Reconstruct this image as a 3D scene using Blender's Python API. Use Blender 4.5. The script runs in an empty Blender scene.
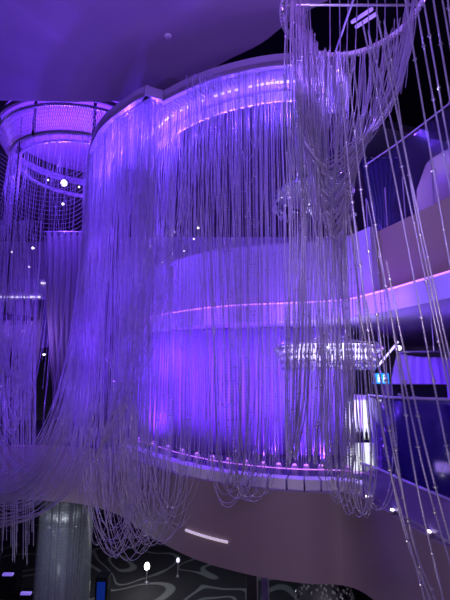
import bpy, math, random
import numpy as np
from mathutils import Vector
random.seed(7); rng = np.random.default_rng(7)
S = bpy.context.scene
COL = S.collection
PI = math.pi

# ---------------------------------------------------------------- camera, world, exposure
CZ = 6.5                                   # eye height above the ground floor
F = 433.0; TH = math.radians(9.8)
cam = bpy.data.cameras.new('camera'); cam_o = bpy.data.objects.new('camera', cam); COL.objects.link(cam_o)
cam_o.location = (0, 0, CZ); cam_o.rotation_euler = (PI/2 + TH, 0, 0)
cam.sensor_fit = 'VERTICAL'; cam.sensor_height = 36.0; cam.lens = 36.0*F/600.0
cam.clip_start = 0.05; cam.clip_end = 200
S.camera = cam_o
w = bpy.data.worlds.new('world'); S.world = w; w.use_nodes = True
w.node_tree.nodes['Background'].inputs[0].default_value = (0.34, 0.25, 0.66, 1)
w.node_tree.nodes['Background'].inputs[1].default_value = 0.13
vs = S.view_settings; vs.view_transform = 'Standard'; vs.look = 'None'; vs.gamma = 1; vs.use_curve_mapping = False
vs.exposure = 0.0
S.cycles.max_bounces = 5; S.cycles.transparent_max_bounces = 48
S.cycles.diffuse_bounces = 3; S.cycles.glossy_bounces = 2; S.cycles.caustics_reflective = False; S.cycles.caustics_refractive = False

VIO = (0.20, 0.045, 1.0)      # LED violet
BLU = (0.16, 0.045, 1.0)
MAG = (0.42, 0.05, 1.0)
WHI = (0.85, 0.80, 1.0)

def W(px, py, Y):
    "point seen at the photo's (px, py), at distance Y in front of the lens"
    u = (px-225)/F; v = (300-py)/F
    y = math.cos(TH) - v*math.sin(TH); z = math.sin(TH) + v*math.cos(TH)
    t = Y/y
    return np.array((u*t, Y, CZ + z*t))
def WZ(px, py, dz):
    u = (px-225)/F; v = (300-py)/F
    y = math.cos(TH) - v*math.sin(TH); z = math.sin(TH) + v*math.cos(TH)
    t = dz/z
    return np.array((u*t, y*t, CZ+dz))

def lamp(kind, loc, power, color, radius=0.05, aim=None, angle=100, blend=0.6, size=None):
    l = bpy.data.lights.new('lamp_light', kind); l.energy = power; l.color = color
    if kind in ('POINT', 'SPOT'): l.shadow_soft_size = radius
    if kind == 'SPOT': l.spot_size = math.radians(angle); l.spot_blend = blend
    if kind == 'AREA':
        l.shape = 'RECTANGLE'; l.size, l.size_y = size
    o = bpy.data.objects.new('lamp_light', l); COL.objects.link(o); o.location = loc
    if aim is not None:
        o.rotation_euler = (Vector(aim)-Vector(loc)).to_track_quat('-Z', 'Y').to_euler()
    return o

# unseen washes and fills added to light the room
lamp('SPOT', (-3.2, 2.6, CZ+1.0), 430, (0.27, 0.09, 1.0), 0.2, (-1.8, 6.0, CZ+6.0), 130, 1.0)
lamp('SPOT', (0.6, 2.2, CZ+3.4), 130, (0.40, 0.11, 1.0), 0.2, (0.7, 4.8, CZ+6.0), 150, 1.0)
lamp('AREA', (-0.6, 0.2, CZ+1.5), 95, (0.42, 0.25, 1.0), aim=(1.4, 4.6, CZ+1.2), size=(2.4, 1.2))   # unseen fill added beside the lens for the near strands
lamp('SPOT', (-2.2, 3.6, CZ+0.3), 260, (0.17, 0.042, 1.0), .15, (-1.6, 7.6, CZ+.1), 50, 1.0)
for q in ((1.5, -.5, CZ+2.6), (-1.2, -.8, CZ+1.0), (.3, -.5, CZ+3.6)): lamp('POINT', q, 28, (.9, .85, 1.0), .03)     # unseen points added behind the lens to glint in the beads
lamp('SPOT', (-0.8, 2.6, CZ-1.2), 130, (0.72, 0.58, 1.0), 0.2, (-1.9, 7.4, CZ-2.0), 48, 1.0)              # unseen spot added to lift the swags' lower ends
lamp('AREA', (-1.0, -0.5, CZ-3.4), 48, (1.0, 0.78, 0.86), aim=(0.6, 7.2, CZ-2.0), size=(3.0, 1.5))     # unseen area fill added from below for the fascia

lamp('SPOT', (0.6, 1.5, CZ+0.2), 60, (1.0, 0.74, 0.86), 0.3, (3.2, 6.5, CZ+2.0), 55, 1.0)                    # unseen pale spot added to warm the upper parapet
lamp('POINT', (1.9, 6.4, CZ+3.6), 16, (0.62, 0.45, 1.0), 0.2)
lamp('POINT', (-6.0, 19.5, CZ+3.5), 420, (0.26, 0.09, 1.0), 0.3)
lamp('POINT', (-9.0, 21.0, CZ+6.0), 300, (0.22, 0.07, 1.0), 0.3)

# ---------------------------------------------------------------- materials
def mat(name, base, rough=0.5, metal=0.0, spec=0.5, emit=None, es=0.0, alpha=1.0, trans=0.0, noise=None, scale=6.0, bump=0.0):
    m = bpy.data.materials.new(name); m.use_nodes = True
    nt = m.node_tree; b = nt.nodes['Principled BSDF']
    b.inputs['Base Color'].default_value = (*base, 1); b.inputs['Roughness'].default_value = rough
    b.inputs['Metallic'].default_value = metal; b.inputs['Specular IOR Level'].default_value = spec
    b.inputs['Transmission Weight'].default_value = trans
    b.inputs['Alpha'].default_value = alpha
    if emit: b.inputs['Emission Color'].default_value = (*emit, 1); b.inputs['Emission Strength'].default_value = es
    if noise or bump:
        tc = nt.nodes.new('ShaderNodeTexCoord'); n = nt.nodes.new('ShaderNodeTexNoise')
        n.inputs['Scale'].default_value = scale; n.inputs['Detail'].default_value = 5
        nt.links.new(tc.outputs['Object'], n.inputs['Vector'])
        if noise:
            r = nt.nodes.new('ShaderNodeMix'); r.data_type = 'RGBA'
            r.inputs['A'].default_value = (*base, 1); r.inputs['B'].default_value = (*noise, 1)
            nt.links.new(n.outputs['Fac'], r.inputs['Factor']); nt.links.new(r.outputs['Result'], b.inputs['Base Color'])
        if bump:
            bp = nt.nodes.new('ShaderNodeBump'); bp.inputs['Strength'].default_value = bump
            nt.links.new(n.outputs['Fac'], bp.inputs['Height']); nt.links.new(bp.outputs['Normal'], b.inputs['Normal'])
    return m
def crystal(name, base, rough=0.12, tl=0.35, gl=0.4, clear=0.0):
    "cut glass seen from afar: part clear scatter, part mirror"
    m = bpy.data.materials.new(name); m.use_nodes = True; nt = m.node_tree; nt.nodes.clear()
    o = nt.nodes.new('ShaderNodeOutputMaterial')
    d = nt.nodes.new('ShaderNodeBsdfDiffuse'); t = nt.nodes.new('ShaderNodeBsdfTranslucent'); g = nt.nodes.new('ShaderNodeBsdfGlossy')
    n = nt.nodes.new('ShaderNodeTexNoise'); n.inputs['Scale'].default_value = 9
    r = nt.nodes.new('ShaderNodeMix'); r.data_type = 'RGBA'
    r.inputs['A'].default_value = (*[c*0.55 for c in base], 1); r.inputs['B'].default_value = (*base, 1)
    tc = nt.nodes.new('ShaderNodeTexCoord'); nt.links.new(tc.outputs['Object'], n.inputs['Vector']); nt.links.new(n.outputs['Fac'], r.inputs['Factor'])
    nt.links.new(r.outputs['Result'], d.inputs[0]); nt.links.new(r.outputs['Result'], t.inputs[0])
    g.inputs['Color'].default_value = (0.95, 0.95, 1, 1); g.inputs['Roughness'].default_value = rough
    a = nt.nodes.new('ShaderNodeMixShader'); a.inputs[0].default_value = tl
    b = nt.nodes.new('ShaderNodeMixShader'); b.inputs[0].default_value = gl
    nt.links.new(d.outputs[0], a.inputs[1]); nt.links.new(t.outputs[0], a.inputs[2])
    c = nt.nodes.new('ShaderNodeMixShader'); c.inputs[0].default_value = clear; p = nt.nodes.new('ShaderNodeBsdfTransparent'); p.inputs[0].default_value = (0.97, 0.96, 1, 1)
    nt.links.new(a.outputs[0], b.inputs[1]); nt.links.new(g.outputs[0], b.inputs[2])
    nt.links.new(b.outputs[0], c.inputs[1]); nt.links.new(p.outputs[0], c.inputs[2]); nt.links.new(c.outputs[0], o.inputs[0])
    return m
M = dict(
    crystal=crystal('cut_crystal', (0.88, 0.84, 0.93), 0.25, 0.50, 0.2, 0.42),
    crystal_near=crystal('cut_crystal_near', (0.86, 0.84, 0.92), 0.2, 0.5, 0.25, 0.28),
    sparkle=crystal('facet_crystal', (0.95, 0.95, 1.0), 0.10, 0.5, 0.6),
    plaster=mat('ceiling_plaster', (0.42, 0.34, 0.5), 0.75, noise=(0.34, 0.27, 0.42), scale=1.2, bump=0.1),
    black=mat('black_paint', (0.012, 0.011, 0.016), 0.7),
    dark=mat('dark_panel', (0.06, 0.05, 0.08), 0.6, noise=(0.035, 0.03, 0.05), scale=2),
    fascia=mat('taupe_fascia', (0.34, 0.265, 0.26), 0.5, noise=(0.29, 0.225, 0.225), scale=0.8),
    rail=mat('satin_rail', (0.62, 0.55, 0.75), 0.35, 0.5),
    white=mat('white_lacquer', (0.78, 0.76, 0.82), 0.35),
    wall=mat('pale_wall', (0.60, 0.55, 0.70), 0.7, noise=(0.5, 0.45, 0.6), scale=2),
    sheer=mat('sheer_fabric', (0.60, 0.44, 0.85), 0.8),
    mauve=mat('mauve_fabric', (0.24, 0.22, 0.24), 0.8),
    led_white=mat('led_white', (1, 1, 1), 0.5, emit=(0.72, 0.66, 1.0), es=1.2),
    led_pink=mat('led_pink', (1, 1, 1), 0.5, emit=(0.75, 0.16, 1.0), es=1.0),
    led_violet=mat('led_violet', (1, 1, 1), 0.5, emit=(0.22, 0.10, 1.0), es=.6),
    led_blue=mat('led_blue', (0.1, 0.1, 1), 0.5, emit=(0.03, 0.04, 1.0), es=1.2),
    bulb=mat('bulb_glow', (1, 1, 1), 0.5, emit=(1.0, 0.93, 1.0), es=4.0),
    cove=mat('cove_diffuser', (1, 1, 1), 0.5, emit=(0.13, 0.045, 1.0), es=1.0),
    navy=mat('navy_glass', (0.03, 0.015, 0.22), 0.12, spec=0.8, alpha=0.82),
    violet_glass=mat('violet_tinted_glass', (0.30, 0.20, 0.62), 0.12, alpha=0.6),
    column_glass=mat('frosted_column_glass', (0.42, 0.46, 0.50), 0.25, alpha=0.22),
    screen=mat('black_screen', (0.008, 0.008, 0.012), 0.25),
    pink=mat('pink_velvet', (0.75, 0.30, 0.42), 0.8),
    cream=mat('cream_leather', (0.55, 0.52, 0.5), 0.5),
    lilac=mat('lilac_upholstery', (0.62, 0.44, 0.50), 0.8),
    metal=mat('brushed_metal', (0.6, 0.58, 0.65), 0.3, 0.9),
)

# ---------------------------------------------------------------- mesh helpers
def link(name, me, m, parent=None):
    o = bpy.data.objects.new(name, me); COL.objects.link(o)
    if m is not None: me.materials.append(m)
    if parent is not None: o.parent = parent
    return o
def mesh(name, V, Fc, m, parent=None, smooth=False):
    me = bpy.data.meshes.new(name); me.from_pydata([tuple(v) for v in V], [], [tuple(f) for f in Fc]); me.update()
    if smooth: me.polygons.foreach_set('use_smooth', [True]*len(me.polygons))
    return link(name, me, m, parent)
def tag(o, label=None, cat=None, group=None, kind=None):
    if label: o['label'] = label
    if cat: o['category'] = cat
    if group: o['group'] = group
    if kind: o['kind'] = kind
    return o
def empty(name, loc, rz=0):
    o = bpy.data.objects.new(name, None); COL.objects.link(o); o.location = tuple(loc); o.rotation_euler = (0, 0, rz); o.empty_display_size = .1
    return o
class MB:
    def __init__(s): s.V = []; s.F = []
    def add(s, V, Fc):
        n = len(s.V); s.V += [tuple(v) for v in V]; s.F += [tuple(i+n for i in f) for f in Fc]; return s
    def box(s, c, d, rz=0):
        x, y, z = [k/2 for k in d]; V = []
        ca, sa = math.cos(rz), math.sin(rz)
        for k in (-z, z):
            for (i, j) in ((-x, -y), (x, -y), (x, y), (-x, y)):
                V.append((c[0]+i*ca-j*sa, c[1]+i*sa+j*ca, c[2]+k))
        return s.add(V, [(3, 2, 1, 0), (4, 5, 6, 7), (0, 1, 5, 4), (1, 2, 6, 5), (2, 3, 7, 6), (3, 0, 4, 7)])
    def lathe(s, c, prof, n=24, a0=0, a1=2*PI):
        full = abs(a1-a0-2*PI) < 1e-6; k = n if full else n+1; V = []; Fc = []
        for (r, z) in prof:
            for i in range(k):
                a = a0+(a1-a0)*i/n; V.append((c[0]+r*math.cos(a), c[1]+r*math.sin(a), c[2]+z))
        for j in range(len(prof)-1):
            for i in range(n):
                i2 = (i+1) % k; Fc.append((j*k+i, j*k+i2, (j+1)*k+i2, (j+1)*k+i))
        return s.add(V, Fc)
    def tube(s, P, r, n=6, closed=False):
        P = [np.array(p, float) for p in P]; m = len(P); V = []; Fc = []
        for i, p in enumerate(P):
            t = (P[(i+1) % m]-P[i-1]) if closed else P[min(i+1, m-1)]-P[max(i-1, 0)]
            t = t/(np.linalg.norm(t)+1e-9); ref = np.array((0, 0, 1.)) if abs(t[2]) < .9 else np.array((0, 1., 0))
            a = np.cross(t, ref); a /= np.linalg.norm(a); b = np.cross(t, a)
            for k in range(n):
                q = 2*PI*k/n; V.append(p+r*(a*math.cos(q)+b*math.sin(q)))
        for i in range(m if closed else m-1):
            j = (i+1) % m
            for k in range(n): Fc.append((i*n+k, i*n+(k+1) % n, j*n+(k+1) % n, j*n+k))
        if not closed: Fc += [tuple(range(n))[::-1], tuple((m-1)*n+k for k in range(n))]
        return s.add(V, Fc)
    def gem(s, c, r, h=None, n=4):
        h = h or r; V = [(c[0], c[1], c[2]-h), (c[0], c[1], c[2]+h)]; a0 = random.random()*2
        for k in range(n): V.append((c[0]+r*math.cos(a0+2*PI*k/n), c[1]+r*math.sin(a0+2*PI*k/n), c[2]))
        Fc = []
        for k in range(n): Fc += [(0, 2+(k+1) % n, 2+k), (1, 2+k, 2+(k+1) % n)]
        return s.add(V, Fc)
    def band(s, path, z0, z1, th):
        "upright band along a 2-D path, th thick to its left"
        P = [np.array(p[:2], float) for p in path]; m = len(P); V = []
        for i, p in enumerate(P):
            t = P[min(i+1, m-1)]-P[max(i-1, 0)]; t /= np.linalg.norm(t); nrm = np.array((-t[1], t[0]))
            a = z0[i] if hasattr(z0, '__len__') else z0; b = z1[i] if hasattr(z1, '__len__') else z1
            q = p+nrm*th
            V += [(p[0], p[1], a), (p[0], p[1], b), (q[0], q[1], b), (q[0], q[1], a)]
        Fc = []
        for i in range(m-1):
            for k in range(4):
                k2 = (k+1) % 4; Fc.append((4*i+k, 4*i+k2, 4*i+4+k2, 4*i+4+k))
        Fc += [(3, 2, 1, 0), tuple(4*(m-1)+k for k in range(4))]
        return s.add(V, Fc)
    def plate(s, poly, z0, z1):
        n = len(poly); V = [(p[0], p[1], z0) for p in poly]+[(p[0], p[1], z1) for p in poly]
        return s.add(V, [tuple(range(n))[::-1], tuple(range(n, 2*n))]+[(i, (i+1) % n, n+(i+1) % n, n+i) for i in range(n)])
    def build(s, name, m, parent=None, smooth=False):
        return mesh(name, s.V, s.F, m, parent, smooth)
def cr(P, n):
    "Catmull-Rom through P, n samples"
    P = np.array(P, float); P = np.vstack((2*P[0]-P[1], P, 2*P[-1]-P[-2])); m = len(P)-3
    u = np.linspace(0, m-1e-6, n); i = u.astype(int); t = (u-i)[:, None]
    a, b, c, d = P[i], P[i+1], P[i+2], P[i+3]
    return .5*((2*b)+(-a+c)*t+(2*a-5*b+4*c-d)*t**2+(-a+3*b-3*c+d)*t**3)
def offset(path, d):
    P = np.array([p[:2] for p in path], float); T = np.gradient(P, axis=0); T /= np.linalg.norm(T, axis=1)[:, None]
    return P+np.stack((-T[:, 1], T[:, 0]), 1)*d

# ---------------------------------------------------------------- strands of beads
def strand_geo(P, r, pitch, sides=4, big=2.0, every=14):
    P = np.array(P, float); seg = np.linalg.norm(np.diff(P, axis=0), axis=1); L = np.concatenate(([0], np.cumsum(seg)))
    n = max(4, int(L[-1]/(pitch/2))); u = np.linspace(0, L[-1], n)
    Q = np.stack([np.interp(u, L, P[:, k]) for k in range(3)], 1)
    T = np.gradient(Q, axis=0); T /= (np.linalg.norm(T, axis=1)[:, None]+1e-9)
    A = np.cross(T, (0.05, 1.0, 0.03)); A /= (np.linalg.norm(A, axis=1)[:, None]+1e-9); B = np.cross(T, A)
    R = np.where(np.arange(n) % 2 == 0, r, r*.55)
    if every:
        k0 = int(rng.integers(0, every))*2; idx = np.arange(k0, n, every*2)
        idx = idx[rng.random(len(idx)) < .8]; R[idx] = r*big
    R[0] = R[-1] = r*.3
    ang = 2*PI*np.arange(sides)/sides+rng.random()*2
    V = Q[:, None, :]+R[:, None, None]*(A[:, None, :]*np.cos(ang)[None, :, None]+B[:, None, :]*np.sin(ang)[None, :, None])
    V = V.reshape(-1, 3); i = np.arange(n-1)[:, None]*sides; k = np.arange(sides)[None, :]; k2 = (k+1) % sides
    Fq = np.stack((i+k, i+k2, i+sides+k2, i+sides+k), -1).reshape(-1, 4)
    bigv = R > r*1.2; fb = np.repeat((bigv[:-1] | bigv[1:]), sides)
    return V, Fq, fb
def quad_mesh(name, V, Fq, fb=None, m2=None):
    me = bpy.data.meshes.new(name); me.vertices.add(len(V)); me.vertices.foreach_set('co', V.astype(np.float32).ravel())
    me.loops.add(Fq.size); me.loops.foreach_set('vertex_index', Fq.astype(np.int32).ravel())
    me.polygons.add(len(Fq)); me.polygons.foreach_set('loop_start', np.arange(0, Fq.size, 4, dtype=np.int32))
    if fb is not None: me.polygons.foreach_set('material_index', fb.astype(np.int32))
    me.update(calc_edges=True); return me
def hang(parent, curves, name, m, r, pitch, solo=100, **kw):
    "the first `solo` curves are each a strand of their own, the rest one mass"
    o0 = np.array(parent.location)
    order = sorted(range(len(curves)), key=lambda i: rng.random()) if solo < len(curves) else range(len(curves))
    V0 = []; F0 = []; B0 = []; n0 = 0
    for q, i in enumerate(order):
        V, Fq, fb = strand_geo(np.array(curves[i])-o0, r, pitch, **kw)
        if q < solo: o = link(name, quad_mesh(name, V, Fq, fb), m, parent); o.data.materials.append(M['sparkle'])
        else: V0.append(V); F0.append(Fq+n0); B0.append(fb); n0 += len(V)
    if V0:
        o = link('bead_curtain', quad_mesh('bead_curtain', np.vstack(V0), np.vstack(F0), np.concatenate(B0)), m, parent); o.data.materials.append(M['sparkle']); o['kind'] = 'stuff'
def catenary(A, B, zmin, k=3.2, n=26, skew=0.0):
    A = np.array(A, float); B = np.array(B, float); t = np.linspace(-1, 1, n)
    sh = (np.cosh(k*t)-1)/(math.cosh(k)-1); s = (t+1)/2; s = s+skew*(1-t*t)
    P = A[None]*(1-s[:, None])+B[None]*s[:, None]
    top = np.where(t < 0, A[2], B[2]); P[:, 2] = zmin+(top-zmin)*sh
    return P
def guides(G, s, n, jit=0.0, jy=0.0):
    "curve at s between the guide curves G (lists of px, py, Y); stands in real space"
    G = np.array(G, float); x = s*(len(G)-1); i = min(int(x), len(G)-2); f = x-i
    C = G[i]*(1-f)+G[i+1]*f; C = C+rng.normal(0, jit, C.shape)*np.array((1, 1, 0))
    C[:, 2] += rng.normal(0, jy)
    return cr([W(*c) for c in C], n)

# ================================================================ THE SETTING
# ground floor with its dark scroll-patterned carpet
gm = bpy.data.materials.new('scroll_carpet'); gm.use_nodes = True; nt = gm.node_tree; b = nt.nodes['Principled BSDF']
tc = nt.nodes.new('ShaderNodeTexCoord'); n1 = nt.nodes.new('ShaderNodeTexNoise'); n1.inputs['Scale'].default_value = 0.42; n1.inputs['Detail'].default_value = 0.6; n1.inputs['Distortion'].default_value = .7
nt.links.new(tc.outputs['Object'], n1.inputs['Vector'])
mm = nt.nodes.new('ShaderNodeMath'); mm.operation = 'PINGPONG'; mm.inputs[1].default_value = 0.075; nt.links.new(n1.outputs['Fac'], mm.inputs[0])
rp = nt.nodes.new('ShaderNodeValToRGB'); rp.color_ramp.elements[0].position = 0.014; rp.color_ramp.elements[0].color = (0.13, 0.14, 0.14, 1)
rp.color_ramp.elements[1].position = 0.019; rp.color_ramp.elements[1].color = (0.012, 0.012, 0.016, 1)
nt.links.new(mm.outputs[0], rp.inputs[0]); nt.links.new(rp.outputs[0], b.inputs['Base Color']); b.inputs['Roughness'].default_value = 0.8
fl = MB().plate([(-22, -8), (22, -8), (22, 34), (-22, 34)], -0.2, 0).build('floor', gm); tag(fl, kind='structure')

w1 = MB().plate([(-22, 27), (22, 27), (22, 27.3), (-22, 27.3)], 0, 15).build('wall_back', M['wall']); tag(w1, kind='structure')
w2 = MB().plate([(-16.3, -8), (-16, -8), (-16, 27), (-16.3, 27)], 0, 15).build('wall_left', M['dark']); tag(w2, kind='structure')
w3 = MB().plate([(16, -8), (16.3, -8), (16.3, 27), (16, 27)], 0, 15).build('wall_right', M['dark']); tag(w3, kind='structure')
tag(MB().plate([(-17, -8), (17, -8), (17, 28), (-17, 28)], 15, 15.2).build('ceiling_recess', M['black']), kind='structure')

# big plaster soffit overhead
edge = [(-14, 8.8), (-5, 8.72), (-3.35, 8.77), (-1.9, 8.74), (-1.5, 8.62)] + [tuple(p) for p in cr([(-1.3, 8.5), (-.7, 8.1), (0.0, 7.5), (.65, 7.05), (1.15, 6.5), (1.9, 5.9), (2.2, 5.2), (2.2, 3.6), (2.0, 1)], 30)]
sof = MB().plate(edge+[(2.0, -6), (-14, -6)][0:2], CZ+6.0, CZ+6.5).build('ceiling', M['plaster']); tag(sof, kind='structure')

p = WZ(168, 36, 6.0); dl = empty('smoke_detector', p); tag(dl, 'tiny pale round detector on the violet plaster ceiling', 'detector')
MB().lathe((0, 0, 0), [(0, -.035), (.05, -.03), (.07, 0), (0, 0)], 16).build('housing', M['white'], dl)
MB().lathe((0, 0, -.03), [(0, -.02), (.02, -.015), (.02, 0)], 10).build('sensor', M['metal'], dl)

# ---- curved slab of the middle floor (the camera's own storey)
slab_pts = [(-9, 10.9), (-6, 10.4), (-4.2, 10.25), (-3.1, 9.95), (-2.1, 9.2), (-1.2, 7.95), (-.42, 7.1), (.36, 6.6), (1.04, 6.36), (1.6, 6.28), (1.85, 5.9), (1.98, 5.03), (2.09, 4.35), (2.3, 3.2), (2.6, 1.6)]
SP = cr(slab_pts, 120)
sl = MB().plate([tuple(p) for p in offset(SP, .12)]+[(9, 1.6), (9, 16), (-9, 16)], CZ-1.95, CZ-1.6).build('floor_middle', M['dark']); tag(sl, kind='structure')
fs = MB().band(SP, CZ-2.75, CZ-1.6, 0.18).build('trim_fascia', M['fascia']); tag(fs, kind='structure')
tag(MB().plate([tuple(p) for p in offset(SP, .17)]+[(9, 1.6), (9, 16), (-9, 16)], CZ-2.74, CZ-2.6).build('ceiling_lower', M['dark']), kind='structure')

# ---- upper storey slab, parapet and lit cove
U_pts = [(-2.6, 12.2), (-2.25, 10.76), (-1.4, 9.5), (-.5, 8.6), (.29, 8.15), (1.38, 7.85), (2.1, 7.55), (2.42, 6.9), (2.63, 6.3), (2.92, 5.3), (3.2, 4.2), (3.5, 2.8)]
UP = cr(U_pts, 100)
poly_up = [tuple(p) for p in offset(UP, .02)]+[(9, 2.8), (9, 16), (-2.6, 16)]
tag(MB().plate(poly_up, CZ+1.0, CZ+1.2).build('ceiling_middle', M['wall']), kind='structure')
i0 = 62
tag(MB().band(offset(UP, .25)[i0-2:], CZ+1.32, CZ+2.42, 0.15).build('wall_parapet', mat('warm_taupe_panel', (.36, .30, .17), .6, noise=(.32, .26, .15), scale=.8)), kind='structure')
tag(MB().band(offset(UP, .12)[:i0], CZ+1.2, CZ+2.5, 0.12).build('wall_parapet_curved', M['wall']), kind='structure')
tag(MB().band(UP, CZ+0.97, CZ+1.30, 0.1).build('trim_cove', M['wall']), kind='structure')
stl = MB().tube([(p[0], p[1]-.01, CZ+1.31) for p in UP], 0.014).build('cove_strip_light', M['led_pink']); tag(stl, 'thin pink violet light strip along the curved upper balcony edge', 'strip light')

# back rooms behind the two storeys
tag(MB().plate([(-4, 15.7), (9, 15.7), (9, 16), (-4, 16)], CZ-1.6, CZ+8).build('wall_upper_back', M['wall']), kind='structure')
tag(MB().plate([(-4, 15.7), (-3.8, 15.7), (-3.8, 12.5), (-4, 12.5)], CZ-1.6, CZ+8).build('wall_core', M['dark']), kind='structure')

# ================================================================ MAIN CHANDELIER
ring_z = CZ+5.0
R_left = cr([(-3.6, 10.9), (-3.24, 9.52), (-2.6, 8.24), (-1.8, 7.4), (-1.42, 7.12)], 40)
R_main = cr([(-2.55, 9.9), (-2.2, 8.7), (-1.75, 8.0), (-1.3, 7.42), (-.43, 6.8), (.42, 6.45), (1.06, 6.33), (1.75, 6.33), (2.15, 6.75), (2.35, 7.6)], 80)
mc = empty('crystal_chandelier', (0.6, 8.6, ring_z))
tag(mc, 'tall violet curved bead-curtain chandelier hanging in front of the middle bar', 'chandelier')
oo = np.array((0.6, 8.6, 0.0))
def rel(P): return [(p[0]-.6, p[1]-8.6) for p in P]
for nm, P in (('ring_rail', R_left), ('ring_rail', R_main)):
    MB().band(rel(P), 0.0, 0.22, 0.08).build(nm, M['rail'], mc)
sof_l = MB().plate(rel(R_left)+rel(offset(R_left, .55)[::-1]), 0.02, 0.1)
sof_m = MB().plate(rel(R_main)+rel(offset(R_main, .70)[::-1]), 0.02, 0.1)
sof_l.build('ring_soffit', M['wall'], mc); sof_m.build('ring_soffit', M['wall'], mc)
# ribs, slotted strip and glowing lip under the ring
def ribs(P, width, n, d0=0.10):
    o = MB(); Q = offset(P, d0); Z = offset(P, d0+width)
    for i in np.linspace(1, len(P)-2, n).astype(int):
        c = (Q[i]+Z[i])/2; v = Z[i]-Q[i]
        o.box((c[0]-.6, c[1]-8.6, -0.005), (np.linalg.norm(v), .012, .03), math.atan2(v[1], v[0]))
    return o
big_main = cr([(-2.55, 9.9), (-2.2, 8.7), (-1.75, 8.0), (-1.3, 7.42), (-.43, 6.8), (.42, 6.45), (1.06, 6.33), (1.75, 6.33), (2.15, 6.75), (2.35, 7.6)], 400)
big_left = cr([(-3.6, 10.9), (-3.24, 9.52), (-2.6, 8.24), (-1.8, 7.4), (-1.42, 7.12)], 200)
ribs(big_main, .25, 110).build('ring_ribs', M['rail'], mc); ribs(big_left, .38, 60).build('ring_ribs', M['rail'], mc)
Q = offset(big_main, .40)
for i in range(20, 390, 7):
    if random.random() < .75: MB().box((Q[i][0]-.6, Q[i][1]-8.6, -.01), (.06, .03, .02), math.atan2(*(Q[i+1]-Q[i])[::-1])).build('light_slot', M['led_white'], mc)
MB().band(rel(offset(R_main, .70)), -0.16, 0.03, 0.04).build('glow_lip', M['cove'], mc)
# the notch where the outer ring steps to the inner one
MB().plate(rel([(-1.45, 7.1), (-1.15, 7.25), (-1.35, 7.8), (-1.85, 7.9)]), 0.0, 0.2).build('ring_joint', M['rail'], mc)
MB().box((-1.12-.6, 7.62-8.6, 0.20), (.42, .25, .22), .5).build('hanger', M['black'], mc)
MB().box((2.2-.6, 7.2-8.6, .62), (.1, .1, .9)).build('hanger', M['black'], mc)
# inner ceiling over the upper room
tag(MB().plate([tuple(p) for p in offset(R_main, .72)]+[(8, 10), (8, 15.8), (-3.9, 15.8)], ring_z+.12, ring_z+.3).build('ceiling_upper', M['dark']), kind='structure')

curves = []
# front sheet: plumb strands in three rows
mainP = cr(R_main[14:62], 400)
nmain = len(mainP)
for row, (d, cnt) in enumerate(((.68, 50), (.58, 46), (.46, 24))):
    Q = offset(mainP, d)
    for i in range(cnt):
        j = int((i+rng.uniform(-.35, .35)+.5)/cnt*nmain); j = min(max(j, 0), nmain-1); q = Q[j]
        end = CZ-1.35-rng.random()*.15 if row < 2 else CZ-rng.uniform(-1.5, 1.6)
        bx, by = q+rng.normal(0, .07, 2)*(1, .5)-(0.10 if q[0] < 0 else 0, 0)
        curves.append(cr([(q[0], q[1], ring_z), ((q[0]+bx)/2, (q[1]+by)/2, (ring_z+end)/2), (bx, by, end)], 12))
# plumb strands along the left flank, dense
LP = cr(R_left, 300)
for row, d in enumerate((.1, .25, .4)):
    Q = offset(LP, d)
    for i in range(54):
        j = int((i+rng.random())/54*299); q = Q[j]
        end = CZ-rng.uniform(1.0, 2.4)
        dx = -.15*rng.random()
        curves.append(cr([(q[0], q[1], ring_z), (q[0]+dx*.3, q[1]-.05, ring_z-3), (q[0]+dx, q[1]-.1, end)], 12))
n_plumb = len(curves)
# loops inside the front sheet
for (xa, xb, ya, yb, y0) in ((222, 262, 100, 105, 192), (236, 258, 100, 105, 161), (246, 262, 102, 100, 146), (214, 240, 98, 100, 258), (243, 266, 150, 150, 228),
                             (150, 178, 120, 112, 300), (170, 205, 110, 105, 350), (205, 236, 105, 100, 320), (228, 262, 240, 240, 432), (212, 240, 300, 300, 408)):
    A = W(xa, ya, 6.75); B = W(xb, yb, 6.75); z = W((xa+xb)/2, y0, 6.75)[2]
    curves.append(catenary(A, B, z, 2.6))
# swags over the kerb at the front
for i in range(26):
    xa = 205+i*1.5+rng.normal(0, 3); wd = rng.uniform(28, 62)
    yb = 455+min(1, wd/55)*44+rng.normal(0, 6)
    A = W(xa-wd*.3, 110, 6.55); B = W(xa+wd*.7, 110, 6.5)
    A[2] = ring_z; B[2] = ring_z
    a2 = W(xa, 330, 6.3); b2 = W(xa+wd*.75, 330, 6.3)
    c = W(xa+wd*.42, yb, 6.22)
    curves.append(cr([A, (A+a2)/2, a2, W(xa+wd*.07, 330+(yb-330)*.62, 6.25), W(xa+wd*.2, 330+(yb-330)*.93, 6.22), c, W(xa+wd*.62, 330+(yb-330)*.9, 6.22), W(xa+wd*.74, 330+(yb-330)*.55, 6.25), b2, (B+b2)/2, B], 44))
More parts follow.
